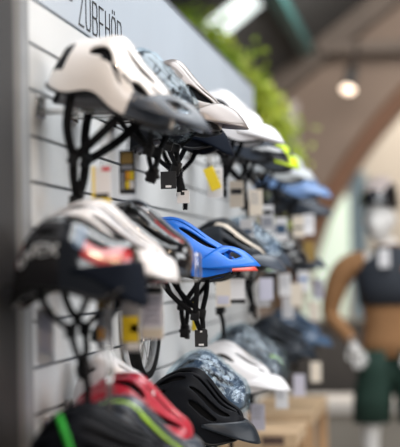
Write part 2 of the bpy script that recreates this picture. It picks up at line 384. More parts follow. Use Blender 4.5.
# --- bottom row
B1 = helmet('black helmet with green strap', 2.60, Z(-.368), spec(L=.27, H=.125, vents=V_ROAD, he=.55), BLACK,
    'matt black helmet with bright green strap over it, lower left corner', G3, x=.215, pitch=4, vis=dict(m=BLACK, Lv=.03, zr=.03, zt=-.01), J=(.0, -.09), B=(.01, -.14), end=-.18)
B2 = helmet('dark helmet with lime stripe', 2.81, Z(-.385), spec(L=.27, H=.135, vents=V_ROAD, he=.55), GREY,
    'dark blue-grey helmet with lime green stripe in front of the red one', G3, x=.220, pitch=20, regions=[(1, lambda t, s: 20 < s < 25 and t < 125), (2, lambda t, s: s > 54 or 36 < s < 42)], extra=[LIME, BLACK],
    vis=dict(m=GRAPH, Lv=.02, zr=.03, zt=-.01))
B3 = helmet('raspberry red helmet', 3.025, Z(-.335), spec(L=.270, H=.110, vents=[(62, 14, 30, 3.5, 0, 0), (102, 36, 20, 6, -6, -.3), (58, 44, 26, 5.5, 14, -.3), (80, 64, 18, 5, 10, 0), (122, 12, 16, 5, 0, 0), (150, 35, 12, 9, 0, 0)], ridge=.028), RED,
    'raspberry red helmet with dark slots and grey visor on the bottom row', G3, x=.190, pitch=22, vis=dict(m=GREY, Lv=.045, zr=.028, zt=-.012), regions=[(1, lambda t, s: s > 60 and t < 80)], extra=[GREY])
B0 = helmet('pale grey helmet at the back', 3.22, Z(-.315), spec(L=.185, W=.16, H=.135, vents=V_CITY), PAPER,
    'pale grey round helmet with blue edging beside the post, behind the green strap', G3, x=.105, pitch=-4, rim=BSTRAP, res=2)
B4 = helmet('matt black helmet', 3.92, Z(-.412), spec(L=.29, H=.138, vents=V_ROAD, ridge=.034, temple=.02), BLACK,
    'matt black helmet with swept visor between the red and white ones', G3, x=.170, pitch=20, vis=dict(m=GRAPH, Lv=.060, zr=.045, zt=0, tb=72))
B5 = helmet('film-wrapped helmet', 4.28, Z(-.385), spec(L=.25, H=.14, vents=V_ROAD), STEELB,
    'blue helmet crinkled in clear film behind the matt black one', G3, x=.15, pitch=12, wrap=True, res=2)
B6 = helmet('white visored helmet', 4.72, Z(-.365), spec(L=.29, H=.125, vents=[(66, 30, 22, 5.5, 14, -.4), (104, 20, 16, 4, 0, 0), (60, 8, 18, 4, 0, 0), (96, 56, 14, 5, 0, 0), (40, 36, 8, 3, 10, 0), (150, 35, 12, 9, 0, 0)]), WHITE2,
    'white bicycle helmet with dark slots and white visor on the bottom row', G3, x=.16, pitch=13, vis=dict(m=WHITE2, Lv=.068, zr=.045, zt=.008), J=(.0, -.10), B=(.0, -.18), end=-.24)
B7 = helmet('film-wrapped green grey helmet', 5.20, Z(-.36), spec(L=.29, W=.21, H=.16, vents=V_ROAD), GREY,
    'large grey and green helmet in clear film above the wooden tables', G3, x=.155, pitch=10, wrap=True, res=2, regions=[(1, lambda t, s: 46 < s < 52 and t < 90)], extra=[LIME])
B8 = helmet('dark far helmet', 5.9, Z(-.34), spec(L=.28, H=.15, vents=V_ROAD), GRAPH,
    'graphite helmet behind the large film-wrapped one on the bottom row', G3, x=.18, pitch=10, J=(.02, -.08), B=(.02, -.12), end=-.14, res=2, vis=dict(m=GRAPH, Lv=.05, zr=.04, zt=0))
B9 = helmet('blue grey far helmet', 6.45, Z(-.32), spec(L=.28, H=.15, vents=V_ROAD), STEELB,
    'steel blue helmet farthest along the bottom row', G3, x=.20, pitch=10, J=(.02, -.08), B=(.02, -.12), end=-.14, res=2, vis=dict(m=STEELB, Lv=.06, zr=.04, zt=0))

# bright green strap laid over the near bottom helmet
bm = bmesh.new(); S_ = spec(L=.27, H=.125, vents=[], he=.55)
P = [surf(S_, 129-.36*abs(s), s, 1.035) for s in range(-32, -97, -8)]
P.append(P[-1]+Vector((.02, -.004, -.06)))
ribbon(bm, P, .012, .003); mk('green_strap', bm, GSTRAP, B1)

# ------------------------------------------------------------------ hang tags
TG = 'price tags hanging under the helmets'
def hang_tag(x, y, z, w, h, blocks, label, body=PAPER, yaw=0, roll=0, string=.03, hole=False):
    """x,z = centre of the top edge; faces the aisle end where the viewer stands"""
    t = empty('hang_tag', (x, y, z), (0, R(roll), R(yaw))); tag(t, label, 'tag', TG)
    bm = bmesh.new(); box(bm, (-w/2, -.0012, -h), (w/2, .0012, 0), bev=.0008); mk('card', bm, body, t, smooth=False)
    for (x0, z0, x1, z1, m) in blocks:
        bm = bmesh.new(); box(bm, (-w/2+x0*w, -.0020, -z1*h), (-w/2+x1*w, -.0013, -z0*h)); mk('printed_panel', bm, m, t, smooth=False)
    if string:
        bm = bmesh.new(); tube(bm, bez([(0, 0, -.004), (.004, -.001, string*.5), (0, 0, string)], 5), .0009, 6); mk('string', bm, STRAP, t)
    return t
LINES = [(.12, .12+.1*i, .80-.13*(i % 2), .155+.1*i, GREYP) for i in range(5)]
hang_tag(.155, 2.93, Z(.225), .040, .085, [(.0, 0, .14, .8, YEL), (.55, .02, 1, .12, REDP), (.14, .68, .9, .80, CARDK), (0, .80, 1, 1, YEL)], 'white tag with yellow foot and red corner under the pearl white helmet', string=.06)
hang_tag(.175, 3.10, Z(.272), .036, .098, [(.12, .06, .85, .30, GOLD), (.4, .48, .66, .68, ORG), (.66, .48, .92, .68, YEL), (.38, .70, .64, .88, YEL), (.66, .70, .92, .88, PAPER), (.12, .34, .85, .44, GREYP), (.1, .5, .3, .9, GREYP)], 'black tag with yellow squares under the film-wrapped dark helmet', CARDK, string=.06)
hang_tag(.165, 3.66, Z(.262), .042, .046, [(.32, .80, .68, .92, PAPER)], 'small square black tag under the champagne grey helmet', CARDK, string=.03)
hang_tag(.190, 3.74, Z(.215), .034, .034, [(.3, .1, .6, .35, CARDK)], 'small white tag at the strap end below the champagne grey helmet', PAPER, string=.02)
hang_tag(.215, 3.84, Z(-.163), .035, .046, [(.3, .82, .7, .93, PAPER), (.42, .04, .6, .14, PAPER)], 'small black tag on the azure blue helmet buckle', CARDK, yaw=8, string=.015)
hang_tag(.08, 2.74, Z(-.07), .036, .11, [(.2, .1, .8, .8, LAV)], 'pale slim tag beside the post under the glossy black and red helmet', PAPER, string=.08)
hang_tag(.200, 2.75, Z(-.055), .034, .10, [(.06, .0, .94, .18, GOLD), (.1, .55, .62, .78, ORG), (.1, .22, .9, .4, GREYP)], 'grey tag with ochre head under the glossy black and red helmet', GREYP, string=.05)
hang_tag(.228, 2.86, Z(-.060), .040, .105, [(.08, .30, .92, .80, YEL), (.5, .45, .9, .62, ORG), (.3, .82, .95, .95, PAPER)], 'tag with yellow block left of the tall white tag', GREYP, string=.05)
hang_tag(.250, 2.98, Z(-.030), .050, .115, [(.05, .03, .95, .15, CARDK), (.1, .18, .9, .75, LAV), (.05, .82, .95, .97, PAPERB)] + [(.2, .25+.1*i, .8, .27+.1*i, GREYP) for i in range(5)], 'tall white tag with black head just left of the bicycle wheel', PAPER, string=.04)
hang_tag(.170, 4.45, Z(.325), .050, .095, LINES, 'white tag with yellow slip behind the champagne grey helmet', PAPER, string=.05)
hang_tag(.150, 4.43, Z(.325), .034, .075, [(.1, .1, .9, .25, YEL)], 'yellow slip hanging on the white tag', YEL, roll=-22, string=.03)
hang_tag(.125, 4.30, Z(-.09), .015, .095, [(.2, .1, .8, .2, GOLD)], 'narrow yellow slip under the azure blue helmet', YEL, roll=4, string=.02)
far = [(.20, 4.75, .30, 'cream tag under the plain white helmet', PAPERB, [(.1, .3, .9, .5, CARDK)]),
       (.24, 4.95, .28, 'cream tag under the smoky grey glossy helmet', PAPERB, LINES), (.20, 5.0, .18, 'white tag low under the smoky grey glossy helmet', PAPER, [(.1, .4, .9, .6, STEELB)]),
       (.24, 5.3, .24, 'white tag with dark bars under the neon helmet', PAPER, [(.1, .2, .9, .4, CARDK), (.1, .5, .9, .9, GREYP)]),
       (.27, 5.5, .20, 'white tag with blue band under the neon helmet', PAPER, [(.1, .3, .9, .7, STEELB)]),
       (.22, 5.6, .08, 'green and white tag at mid height under the neon helmet', PAPER, [(0, .2, .6, .9, LIME)]),
       (.30, 5.9, .22, 'cream tag under the pale grey helmet', PAPERB, [(0, .5, 1, .6, CARDK)]), (.27, 5.9, .12, 'black tag under the pale grey helmet', CARDK, [(.2, .2, .8, .4, PAPER)]),
       (.31, 6.3, .24, 'white tag under the light blue helmet', PAPER, LINES), (.31, 6.3, .12, 'brown tag under the light blue helmet', GOLD, []),
       (.17, 4.60, -.03, 'cream tag left under the graphite visored helmet', PAPERB, [(.1, .6, .9, .9, LAV)]), (.215, 4.62, -.02, 'white tag with black frame under the graphite visored helmet', PAPER, [(.0, .0, 1, .1, CARDK), (.0, .85, 1, 1, CARDK)]),
       (.26, 5.05, -.02, 'lilac tag under the blue-grey film-wrapped helmet', LAV, [(0, 0, 1, .12, CARDK)]), (.22, 5.3, -.05, 'white tag deep under the blue-grey film-wrapped helmet', PAPER, LINES),
       (.26, 5.7, -.02, 'white tag under the glossy black round helmet', PAPER, LINES), (.30, 5.75, -.06, 'cream tag under the glossy black round helmet', PAPERB, []),
       (.29, 6.2, -.01, 'pale tag under the farthest graphite helmet', PAPER, [(.1, .3, .9, .5, SKYB)]), (.33, 6.5, -.05, 'pale blue tag under the farthest graphite helmet', LAV, []),
       (.24, 6.0, -.12, 'white tag low at the far end of the middle row', PAPER, []), (.31, 6.5, -.15, 'cream tag low at the far end of the middle row', PAPERB, []),
       (.20, 4.75, -.47, 'white tag under the white visored helmet, left', PAPER, LINES), (.245, 4.85, -.46, 'lilac tag under the white visored helmet, right', LAV, LINES),
       (.27, 5.4, -.44, 'white tag under the large film-wrapped helmet', PAPER, LINES), (.30, 5.8, -.43, 'pale tag under the far graphite helmet of the bottom row', LAV, []),
       (.32, 6.4, -.42, 'cream tag under the steel blue helmet', PAPERB, [])]
for (x, y, z, lb, body, bl) in far: hang_tag(x, y-.02, Z(z), .048, .09, bl, lb, body, yaw=random.uniform(-12, 12), string=.04)

# ------------------------------------------------------------------ slatted display panel
PANEL = mat('pale grey laminate', (.43, .475, .53), .5, noise=.05, scale=3)
SLATM = mat('white grey slat laminate', (.60, .61, .615), .5, noise=.05, scale=3)
GROOVE = mat('groove shadow gap aluminium', (.12, .13, .15), .5)
panel = empty('slatted_panel', (0, 0, 0)); tag(panel, 'pale blue-grey slatted display wall carrying the helmets, lettering along its top', 'display wall')
Y0, Y1 = 2.85, 6.9
bm = bmesh.new(); box(bm, (-.030, Y0, 0), (-.012, Y1, Z(.885))); mk('backing', bm, GROOVE, panel, smooth=False)
i = 0; z = .597
while Z(z-.10) > .05:
    bm = bmesh.new(); box(bm, (-.0115, Y0, Z(z-.10)+.0035), (0, Y1, Z(z)-.0035), bev=.0015); mk('slat', bm, SLATM, panel, smooth=False); z -= .10
bm = bmesh.new(); box(bm, (-.0115, Y0, Z(.597)+.0035), (0, Y1, Z(.888)), bev=.0015); mk('header_board', bm, PANEL, panel, smooth=False)
bm = bmesh.new(); box(bm, (-.034, Y0, Z(.888)), (.003, Y1, Z(.899))); mk('top_edging', bm, GROOVE, panel, smooth=False)
# lettering ZUBEHÖR: thin upright strokes
INK = mat('black vinyl', (.012, .012, .015), .5)
GL = {'Z': [[(0, 1), (1, 1), (0, 0), (1, 0)]], 'U': [[(0, 1), (0, .2), (.2, 0), (.8, 0), (1, .2), (1, 1)]],
      'B': [[(0, 0), (0, 1), (.8, 1), (1, .88), (1, .64), (.8, .52), (0, .52)], [(.8, .52), (1, .4), (1, .12), (.8, 0), (0, 0)]],
      'E': [[(1, 1), (0, 1), (0, 0), (1, 0)], [(0, .5), (.85, .5)]], 'H': [[(0, 0), (0, 1)], [(1, 0), (1, 1)], [(0, .5), (1, .5)]],
      'Ö': [[(.2, 0), (.8, 0), (1, .15), (1, .85), (.8, 1), (.2, 1), (0, .85), (0, .15), (.2, 0)], [(.25, 1.14), (.25, 1.22)], [(.75, 1.14), (.75, 1.22)]],
      'R': [[(0, 0), (0, 1), (.8, 1), (1, .88), (1, .62), (.8, .5), (0, .5)], [(.6, .5), (1, 0)]]}
for i, ch in enumerate('ZUBEHÖR'):
    bm = bmesh.new(); ly = 3.375+i*.073; hh = .082; ww = .048; st = .0020
    for ln in GL[ch]:
        for (a, b) in zip(ln, ln[1:]):
            p = Vector((0, ly+a[0]*ww, Z(.612)+a[1]*hh)); q = Vector((0, ly+b[0]*ww, Z(.612)+b[1]*hh)); d = (q-p).normalized()
            nrm = Vector((0, -d.z, d.y))*st; p = p-d*st; q = q+d*st
            v = [bm.verts.new(w+Vector((xo, 0, 0))) for xo in (.0003, .0020) for w in (p-nrm, q-nrm, q+nrm, p+nrm)]
            bm.faces.new(v[:4][::-1]); bm.faces.new(v[4:])
            for k in range(4): bm.faces.new((v[k], v[(k+1) % 4], v[4+(k+1) % 4], v[4+k]))
    bmesh.ops.recalc_face_normals(bm, faces=bm.faces[:])
    mk('letter', bm, INK, panel, smooth=False)
bm = bmesh.new(); box(bm, (.0003, 3.22, Z(.655)), (.002, 3.31, Z(.74)), bev=.0005); mk('square_mark', bm, INK, panel, smooth=False)

# post at the near end, dark column beyond it
post = empty('panel_post', (0, 2.74, 0)); tag(post, 'grey aluminium upright closing the near end of the slatted wall', 'post')
ALU = mat('brushed aluminium', (.30, .315, .33), .45, metal=.3, noise=.1, scale=8)
ALUD = mat('weathered aluminium', (.17, .165, .16), .5, metal=.3, noise=.2, scale=5)
bm = bmesh.new(); box(bm, (-.03, .046, 0), (.025, .107, Z(.91)), bev=.002); mk('front_profile', bm, ALU, post, smooth=False)
bm = bmesh.new(); box(bm, (-.03, -.004, 0), (.024, .045, Z(.91)), bev=.002); mk('rear_profile', bm, ALUD, post, smooth=False)
bm = bmesh.new(); box(bm, (-.5, 2.20, 0), (.026, 2.733, EH+1.4), bev=.004)
o = mk('dark_column', bm, mat('charcoal paint', (.020, .019, .020), .65, noise=.35, scale=2.5), smooth=False); tag(o, 'charcoal column filling the left edge beside the slatted wall', 'column')

# bicycle wheel hung flat on the panel
wh = empty('bicycle_wheel', (.035, 3.95, Z(-.115)), (0, R(90), 0)); tag(wh, 'small black-tyred bicycle wheel hung flat on the slatted wall below the middle row', 'wheel')
RUB = mat('tyre rubber', (.007, .007, .008), .7, noise=.3, scale=60, spec=.2)
def torus(bm, r, a, b, n=64, m=12):
    vs = [[bm.verts.new(((r+a*math.cos(2*math.pi*j/m))*math.cos(2*math.pi*i/n), (r+a*math.cos(2*math.pi*j/m))*math.sin(2*math.pi*i/n), b*math.sin(2*math.pi*j/m))) for j in range(m)] for i in range(n)]
    for i in range(n):
        for j in range(m): bm.faces.new((vs[i][j], vs[(i+1) % n][j], vs[(i+1) % n][(j+1) % m], vs[i][(j+1) % m]))
bm = bmesh.new(); torus(bm, .182, .011, .016); mk('tyre', bm, RUB, wh)
bm = bmesh.new(); torus(bm, .166, .007, .009); mk('rim', bm, ALU, wh)
bm = bmesh.new(); bmesh.ops.create_cone(bm, cap_ends=True, segments=20, radius1=.018, radius2=.018, depth=.06); mk('hub', bm, CHROME, wh)
for k in range(20):
    a = 2*math.pi*k/20; b = a+(.5 if k % 2 else -.5); bm = bmesh.new()
    tube(bm, [Vector((.017*math.cos(b), .017*math.sin(b), .02*(-1)**k)), Vector((.162*math.cos(a), .162*math.sin(a), 0))], .0010, 5); mk('spoke', bm, CHROME, wh)
# upright wire stand in front of the near helmets
st = empty('wire_stand', (.215, 2.706, 0)); tag(st, 'chrome wire stand rising between the near middle and bottom helmets', 'stand')
for dy in (-.012, .020):
    bm = bmesh.new(); tube(bm, bez([(0, dy, .01), (0, dy, 1.1), (.004, dy, 1.2), (-.004, dy, 1.27), (0, dy, 1.345)], 6), .0028, 8); mk('upright', bm, CHROME, st)
bm = bmesh.new(); box(bm, (-.08, -.09, 0), (.08, .09, .012), bev=.003); mk('base', bm, CHROME, st)

# ------------------------------------------------------------------ tables, plinth, counter
WOOD = mat('light beech wood', (.56, .34, .18), .5, noise=.25, scale=6)
WOODT = mat('pale table edge', (.66, .46, .28), .5, noise=.2, scale=6)
def table(y0, y1, x0, x1, lb):
    t = empty('wooden_table', (x0, y0, 0)); tag(t, lb, 'table', 'beech tables below the helmets')
    w, d = x1-x0, y1-y0
    bm = bmesh.new(); box(bm, (0, 0, .71), (w, d, .765), bev=.003); mk('tabletop', bm, WOODT, t, smooth=False)
    for px, py in ((0, 0), (w-.05, 0), (0, d-.05), (w-.05, d-.05)):
        bm = bmesh.new(); box(bm, (px, py, 0), (px+.05, py+.05, .71), bev=.003); mk('leg', bm, WOOD, t, smooth=False)
    bm = bmesh.new(); box(bm, (.02, .012, .60), (w-.02, .03, .71)); mk('apron', bm, WOODT, t, smooth=False)
    bm = bmesh.new(); box(bm, (.02, .03, .30), (w-.02, d-.03, .32)); mk('shelf', bm, WOOD, t, smooth=False)
    return t
table(5.48, 5.90, .01, .315, 'nearer light wooden table with a small sign strip, under the white helmet')
table(6.25, 7.10, .01, .315, 'farther light wooden table with its right leg showing')
bm = bmesh.new(); box(bm, (.18, 5.474, .722), (.265, 5.479, .752)); mk('sign_strip', bm, mat('dark brown strip', (.09, .05, .04), .5), smooth=False)
tag(bpy.data.objects['sign_strip'], 'dark strip on the front edge of the nearer wooden table', 'sign')
CONC = mat('warm grey plaster', (.33, .30, .26), .7, noise=.15, scale=2)
bn = empty('display_plinth', (0, 9.6, 0)); tag(bn, 'low plinth with white slab top behind the mannequin', 'plinth')
bm = bmesh.new(); box(bm, (-.6, 0, .42), (1.9, .6, .50), bev=.004); mk('slab', bm, mat('white slab', (.66, .62, .58), .5), bn, smooth=False)
bm = bmesh.new(); box(bm, (-.55, .05, 0), (1.85, .55, .42)); mk('base', bm, CONC, bn, smooth=False)
ct = empty('sales_counter', (0, 10.6, 0)); tag(ct, 'dark grey-brown counter front behind the plinth', 'counter')
bm = bmesh.new(); box(bm, (-1.2, 0, 0), (2.2, .5, .98)); mk('body', bm, mat('dark taupe panel', (.040, .034, .030), .6, noise=.15, scale=3), ct, smooth=False)
bm = bmesh.new(); box(bm, (-1.22, -.02, .98), (2.22, .52, 1.01)); mk('worktop', bm, mat('counter top', (.10, .085, .07), .4), ct, smooth=False)

# ------------------------------------------------------------------ hall: floor, back wall with arch, roof
o = None
bm = bmesh.new(); box(bm, (-5, -3, -.05), (7, 19, 0)); tag(mk('floor', bm, mat('pale screed', (.36, .33, .29), .5, noise=.15, scale=1.5), smooth=False), kind='structure')
BROWN = mat('brown plaster', (.205, .155, .125), .85, noise=.18, scale=1.6, bump=.2)
BROWND = mat('dark brown arch trim', (.15, .072, .040), .6, noise=.2, scale=3)
CX, CZ, AR = 3.88, Z(-1.64), 4.5; YW = 13.0
def arch_z(x, r): return CZ+math.sqrt(max(0, r*r-(x-CX)**2))
bm = bmesh.new(); xs = [-5] + [CX-AR+ (2*AR)*i/90 for i in range(91)] + [9.5]
top = 6.0
for a, b in zip(xs, xs[1:]):
    za = arch_z(a, AR) if abs(a-CX) <= AR else CZ; zb = arch_z(b, AR) if abs(b-CX) <= AR else CZ
    if b <= CX-AR+1e-6 or a >= CX+AR-1e-6: za = zb = 0
    for yy in (YW, YW+.35):
        bm.faces.new([bm.verts.new(p) for p in ((a, yy, za), (b, yy, zb), (b, yy, top), (a, yy, top))])
    if za: bm.faces.new([bm.verts.new(p) for p in ((a, YW, za), (b, YW, zb), (b, YW+.35, zb), (a, YW+.35, za))])
tag(mk('wall_back', bm, BROWN, smooth=False), kind='structure')
bm = bmesh.new(); pr = None
for i in range(81):
    a = R(178-100*i/80); ring = [bm.verts.new((CX+rr*math.cos(a), yy, CZ+rr*math.sin(a))) for rr, yy in ((AR-.02, YW-.06), (AR+.13, YW-.06), (AR+.13, YW+.0), (AR-.02, YW+.36))]
    if pr:
        for k in range(4): bm.faces.new((pr[k], pr[(k+1) % 4], ring[(k+1) % 4], ring[k]))
    pr = ring
bmesh.ops.recalc_face_normals(bm, faces=bm.faces[:])
tag(mk('trim_1', bm, BROWND), kind='structure')
bm = bmesh.new(); box(bm, (-6, 17.0, 0), (10, 17.2, 7)); tag(mk('wall_rear_room', bm, mat('beige plaster', (.50, .44, .37), .8, noise=.1, scale=1), smooth=False), kind='structure')
# tall lit window and blue-grey pillar in the rear room
w = empty('window_1', (-.62, 16.9, Z(-.5))); w['kind'] = 'structure'
bm = bmesh.new(); vs = [bm.verts.new(p) for p in ((-.10, 0, -.2), (.42, 0, -.2), (.62, 0, 1.35), (.38, 0, 1.35))]; bm.faces.new(vs)
r_ = bmesh.ops.extrude_face_region(bm, geom=bm.faces[:]); bmesh.ops.translate(bm, verts=[v for v in r_['geom'] if isinstance(v, bmesh.types.BMVert)], vec=(0, .05, 0))
mk('window_pane', bm, mat('daylit pale green glass', (.6, .7, .6), .4, emit=(.80, .92, .78), es=.55), w, smooth=False)
bm = bmesh.new(); box(bm, (-.03, 15.6, 0), (.16, 15.8, Z(1.05)), bev=.01)
tag(mk('blue_pillar', bm, mat('blue grey paint', (.17, .24, .29), .6, noise=.1), smooth=False), 'blue-grey pillar seen through the arch left of the mannequin', 'pillar')
# sloped roof: rises to the right, rafters along the slope, glazed openings
SL = .756; rz = lambda x: Z(1.66)+SL*(x+.66)
ROOF = mat('dark roof boards', (.045, .046, .048), .8, noise=.2, scale=2)
TEAL = mat('teal painted steel', (.03, .11, .11), .5, noise=.15, scale=3)
RAFT = mat('brown grey timber', (.10, .078, .064), .7, noise=.2, scale=3)
def slab(bm, x0, x1, y0, y1, th=.08):
    vs = [bm.verts.new((x, y, rz(x)+dz)) for dz in (0, th) for x, y in ((x0, y0), (x1, y0), (x1, y1), (x0, y1))]
    bm.faces.new(vs[:4][::-1]); bm.faces.new(vs[4:])
    for k in range(4): bm.faces.new((vs[k], vs[(k+1) % 4], vs[4+(k+1) % 4], vs[4+k]))
RY0 = 8.2
bm = bmesh.new()
SKY = [(-.78, -.32, 9.45, 10.2)]
slab(bm, -2.4, -.78, RY0, YW); slab(bm, -.32, 2.2, RY0, YW); slab(bm, -.78, -.32, RY0, 9.45); slab(bm, -.78, -.32, 10.2, YW)
tag(mk('ceiling', bm, ROOF, smooth=False), kind='structure')
for k, (x0, x1, y0, y1) in enumerate(SKY):
    bm = bmesh.new(); slab(bm, x0, x1, y0, y1, .01)
    tag(mk('window_%d' % (k+2), bm, mat('daylit roof glass', (.8, .9, .9), .3, emit=(.86, .97, .97), es=1.0), smooth=False), kind='structure')
def beam(name, p, q, w, h, m, **kw):
    bm = bmesh.new(); d = (Vector(q)-Vector(p)); L = d.length
    box(bm, (0, -w/2, -h), (L, w/2, 0), bev=.004); o = mk(name, bm, m, smooth=False); o.location = p
    o.rotation_mode = 'QUATERNION'; o.rotation_quaternion = d.to_track_quat('X', 'Z'); tag(o, **kw); return o
beam('rafter', (-2.3, YW-.15, rz(-2.3)), (2.6, YW-.15, rz(2.6)), .26, .19, RAFT, label='broad brown-grey timber rafter sloping up across the brown wall', cat='beam')
beam('teal_beam', (-.20, 8.4, rz(-.20)-.01), (-.20, 12.5, rz(-.20)-.01), .10, .12, TEAL, label='teal steel beam running under the dark roof above the rafter', cat='beam')
beam('cross_bar', (-.1, YW-.35, Z(2.02)), (3, YW-.35, Z(1.98)), .06, .10, RAFT, label='thin dark level bar above the lit spotlight', cat='beam')

# spotlight
sp = empty('ceiling_spotlight', (.17, 12.2, Z(1.52)), (R(-14), R(12), 0)); tag(sp, 'black ceiling spotlight glowing warm white before the brown wall', 'lamp')
bm = bmesh.new(); bmesh.ops.create_cone(bm, cap_ends=True, segments=24, radius1=.055, radius2=.045, depth=.20, matrix=Matrix.Translation((0, 0, .13))); mk('lamp_body', bm, mat('black lamp housing', (.02, .022, .025), .4), sp)
bm = bmesh.new(); tube(bm, [Vector((0, 0, .2)), Vector((0, 0, .45))], .010, 8); mk('stem', bm, BUCK, sp)
bm = bmesh.new(); bmesh.ops.create_uvsphere(bm, u_segments=20, v_segments=12, radius=.062, matrix=Matrix.Translation((0, 0, .015)) @ Matrix.Diagonal((1, 1, .6, 1)))
mk('bulb', bm, mat('glowing lamp glass', (1, .85, .7), .4, emit=(1, .80, .62), es=2.6), sp)
# pale slim box on the wall
bm = bmesh.new(); box(bm, (-.42, 12.6, Z(.95)), (-.30, 12.7, Z(1.5)), bev=.02)
tag(mk('wall_panel', bm, mat('pale grey enamel', (.34, .31, .29), .5), smooth=False), 'pale slim upright box high on the brown wall by the leaves', 'box')

# ------------------------------------------------------------------ climbing plant behind the panel
LEAF = mat('leaf green', (.20, .34, .03), .5, noise=.9, scale=2.5, c2=(.66, .70, .08))
pl = empty('climbing_plant', (-.5, 9.4, 0)); tag(pl, 'bright yellow-green climbing plant trailing down behind the slatted wall', 'plant')
def leafs(n, fn, r0, r1):
    bm = bmesh.new()
    for _ in range(n):
        c = fn(); e = Euler([random.uniform(-1.2, 1.2) for _ in range(3)]).to_matrix(); L = random.uniform(r0, r1)
        pts = [(0, -L, 0), (L*.45, -L*.3, .12*L), (L*.35, L*.4, .1*L), (0, L, -.1*L), (-L*.35, L*.4, .1*L), (-L*.45, -L*.3, .12*L)]
        v = [bm.verts.new(c+e@Vector(p)) for p in pts]; bm.faces.new((v[0], v[1], v[2], v[3])); bm.faces.new((v[0], v[3], v[4], v[5]))
    return bm
path = [Vector(p) for p in ((-.70, 8.75, Z(1.52)), (-.55, 8.8, Z(1.40)), (-.40, 8.85, Z(1.26)), (-.28, 8.9, Z(1.10)), (-.17, 8.95, Z(.92)), (-.11, 8.95, Z(.72)), (-.10, 8.95, Z(.45)), (-.14, 8.95, Z(-.2)), (-.14, 8.95, 0))]
pp = bez(path, 12)
def lf():
    p = random.choice(pp[:76]); return p+Vector((random.gauss(0, .075), random.gauss(0, .12), random.gauss(0, .085)))
mk('foliage', leafs(3200, lf, .022, .045), LEAF, pl, smooth=False, loc=(.5, -9.4, 0))
bm = bmesh.new(); tube(bm, pp, lambda u: .010+.012*u, 8); mk('stem', bm, mat('vine bark', (.09, .06, .03), .8), pl, loc=(.5, -9.4, 0))

# ------------------------------------------------------------------ mannequin
def skin(name, verts, edges, radii, m, parent, root=0, sub=2, loc=(0, 0, 0)):
    me = bpy.data.meshes.new(name); me.from_pydata(verts, edges, []); o = bpy.data.objects.new(name, me); col.objects.link(o)
    o.parent = parent; md = o.modifiers.new('skin', 'SKIN'); md.use_smooth_shade = True
    for i, r in enumerate(radii):
        sv = me.skin_vertices[0].data[i]; sv.radius = r if isinstance(r, tuple) else (r, r); sv.use_root = (i == root)
    s = o.modifiers.new('sub', 'SUBSURF'); s.levels = s.render_levels = sub
    me.materials.append(m); return o
MX, MY = .62, 8.0
mq = empty('mannequin', (MX, MY, 0)); tag(mq, 'white shop mannequin in tan jersey, navy vest and dark green shorts', 'mannequin')
BODY = mat('white mannequin plastic', (.78, .75, .72), .4)
Bv = [(0, 0, .95), (0, .0, 1.10), (0, -.005, 1.28), (0, 0, 1.42), (0, .0, 1.50), (-.02, -.01, 1.56),
      (-.10, .0, .88), (-.13, -.02, .50), (-.14, .02, .09), (-.15, -.13, .035),
      (.10, .0, .88), (.13, .0, .50), (.14, .02, .09), (.16, -.13, .035),
      (-.17, 0, 1.43), (-.31, .0, 1.34), (-.365, .04, 1.15), (-.22, -.08, 1.00),
      (.17, 0, 1.43), (.30, .0, 1.34), (.33, .04, 1.12), (.13, -.13, .99)]
Be = [(0, 1), (1, 2), (2, 3), (3, 4), (4, 5), (0, 6), (6, 7), (7, 8), (8, 9), (0, 10), (10, 11), (11, 12), (12, 13), (3, 14), (14, 15), (15, 16), (16, 17), (3, 18), (18, 19), (19, 20), (20, 21)]
Br = [(.15, .10), (.13, .09), (.15, .105), (.12, .08), .052, .048, .088, .055, .036, .03, .088, .055, .036, .03, .06, .048, .038, .024, .06, .048, .038, .024]
body = skin('body', Bv, Be, Br, BODY, mq)
# head with features as one mesh, turned slightly to the viewer's left
hd = empty('head', (-.060, -.01, 1.665), (R(6), 0, R(-14))); hd.parent = mq
bm = bmesh.new(); bmesh.ops.create_uvsphere(bm, u_segments=40, v_segments=30, radius=1)
for v in bm.verts:
    p = v.co; x, y, z = p; f = max(0, -y)
    wx = .074*(1-.28*max(0, -z)**1.3); v.co = Vector((x*wx, y*.092, z*.115))
    v.co.y += -.012*max(0, -z)*f
    v.co.y -= .024*math.exp(-(x/.13)**2-((z+.12)/.20)**2)*(y < 0)                      # nose
    v.co.y += .012*(math.exp(-((abs(x)-.38)/.17)**2-((z-.05)/.12)**2))*(y < 0)         # eye sockets
    v.co.y -= .007*math.exp(-(x/.28)**2-((z+.48)/.07)**2)*(y < 0)                      # lips
    v.co.y -= .010*math.exp(-(x/.3)**2-((z+.85)/.18)**2)*(y < 0)                       # chin
    v.co *= 1.0
    v.co.x += math.copysign(.012, x)*math.exp(-((abs(x)-1)/.25)**2-((z+.02)/.25)**2-((y-.05)/.2)**2)  # ears
for v in bm.verts: v.co *= 1.16
mk('face', bm, BODY, hd)
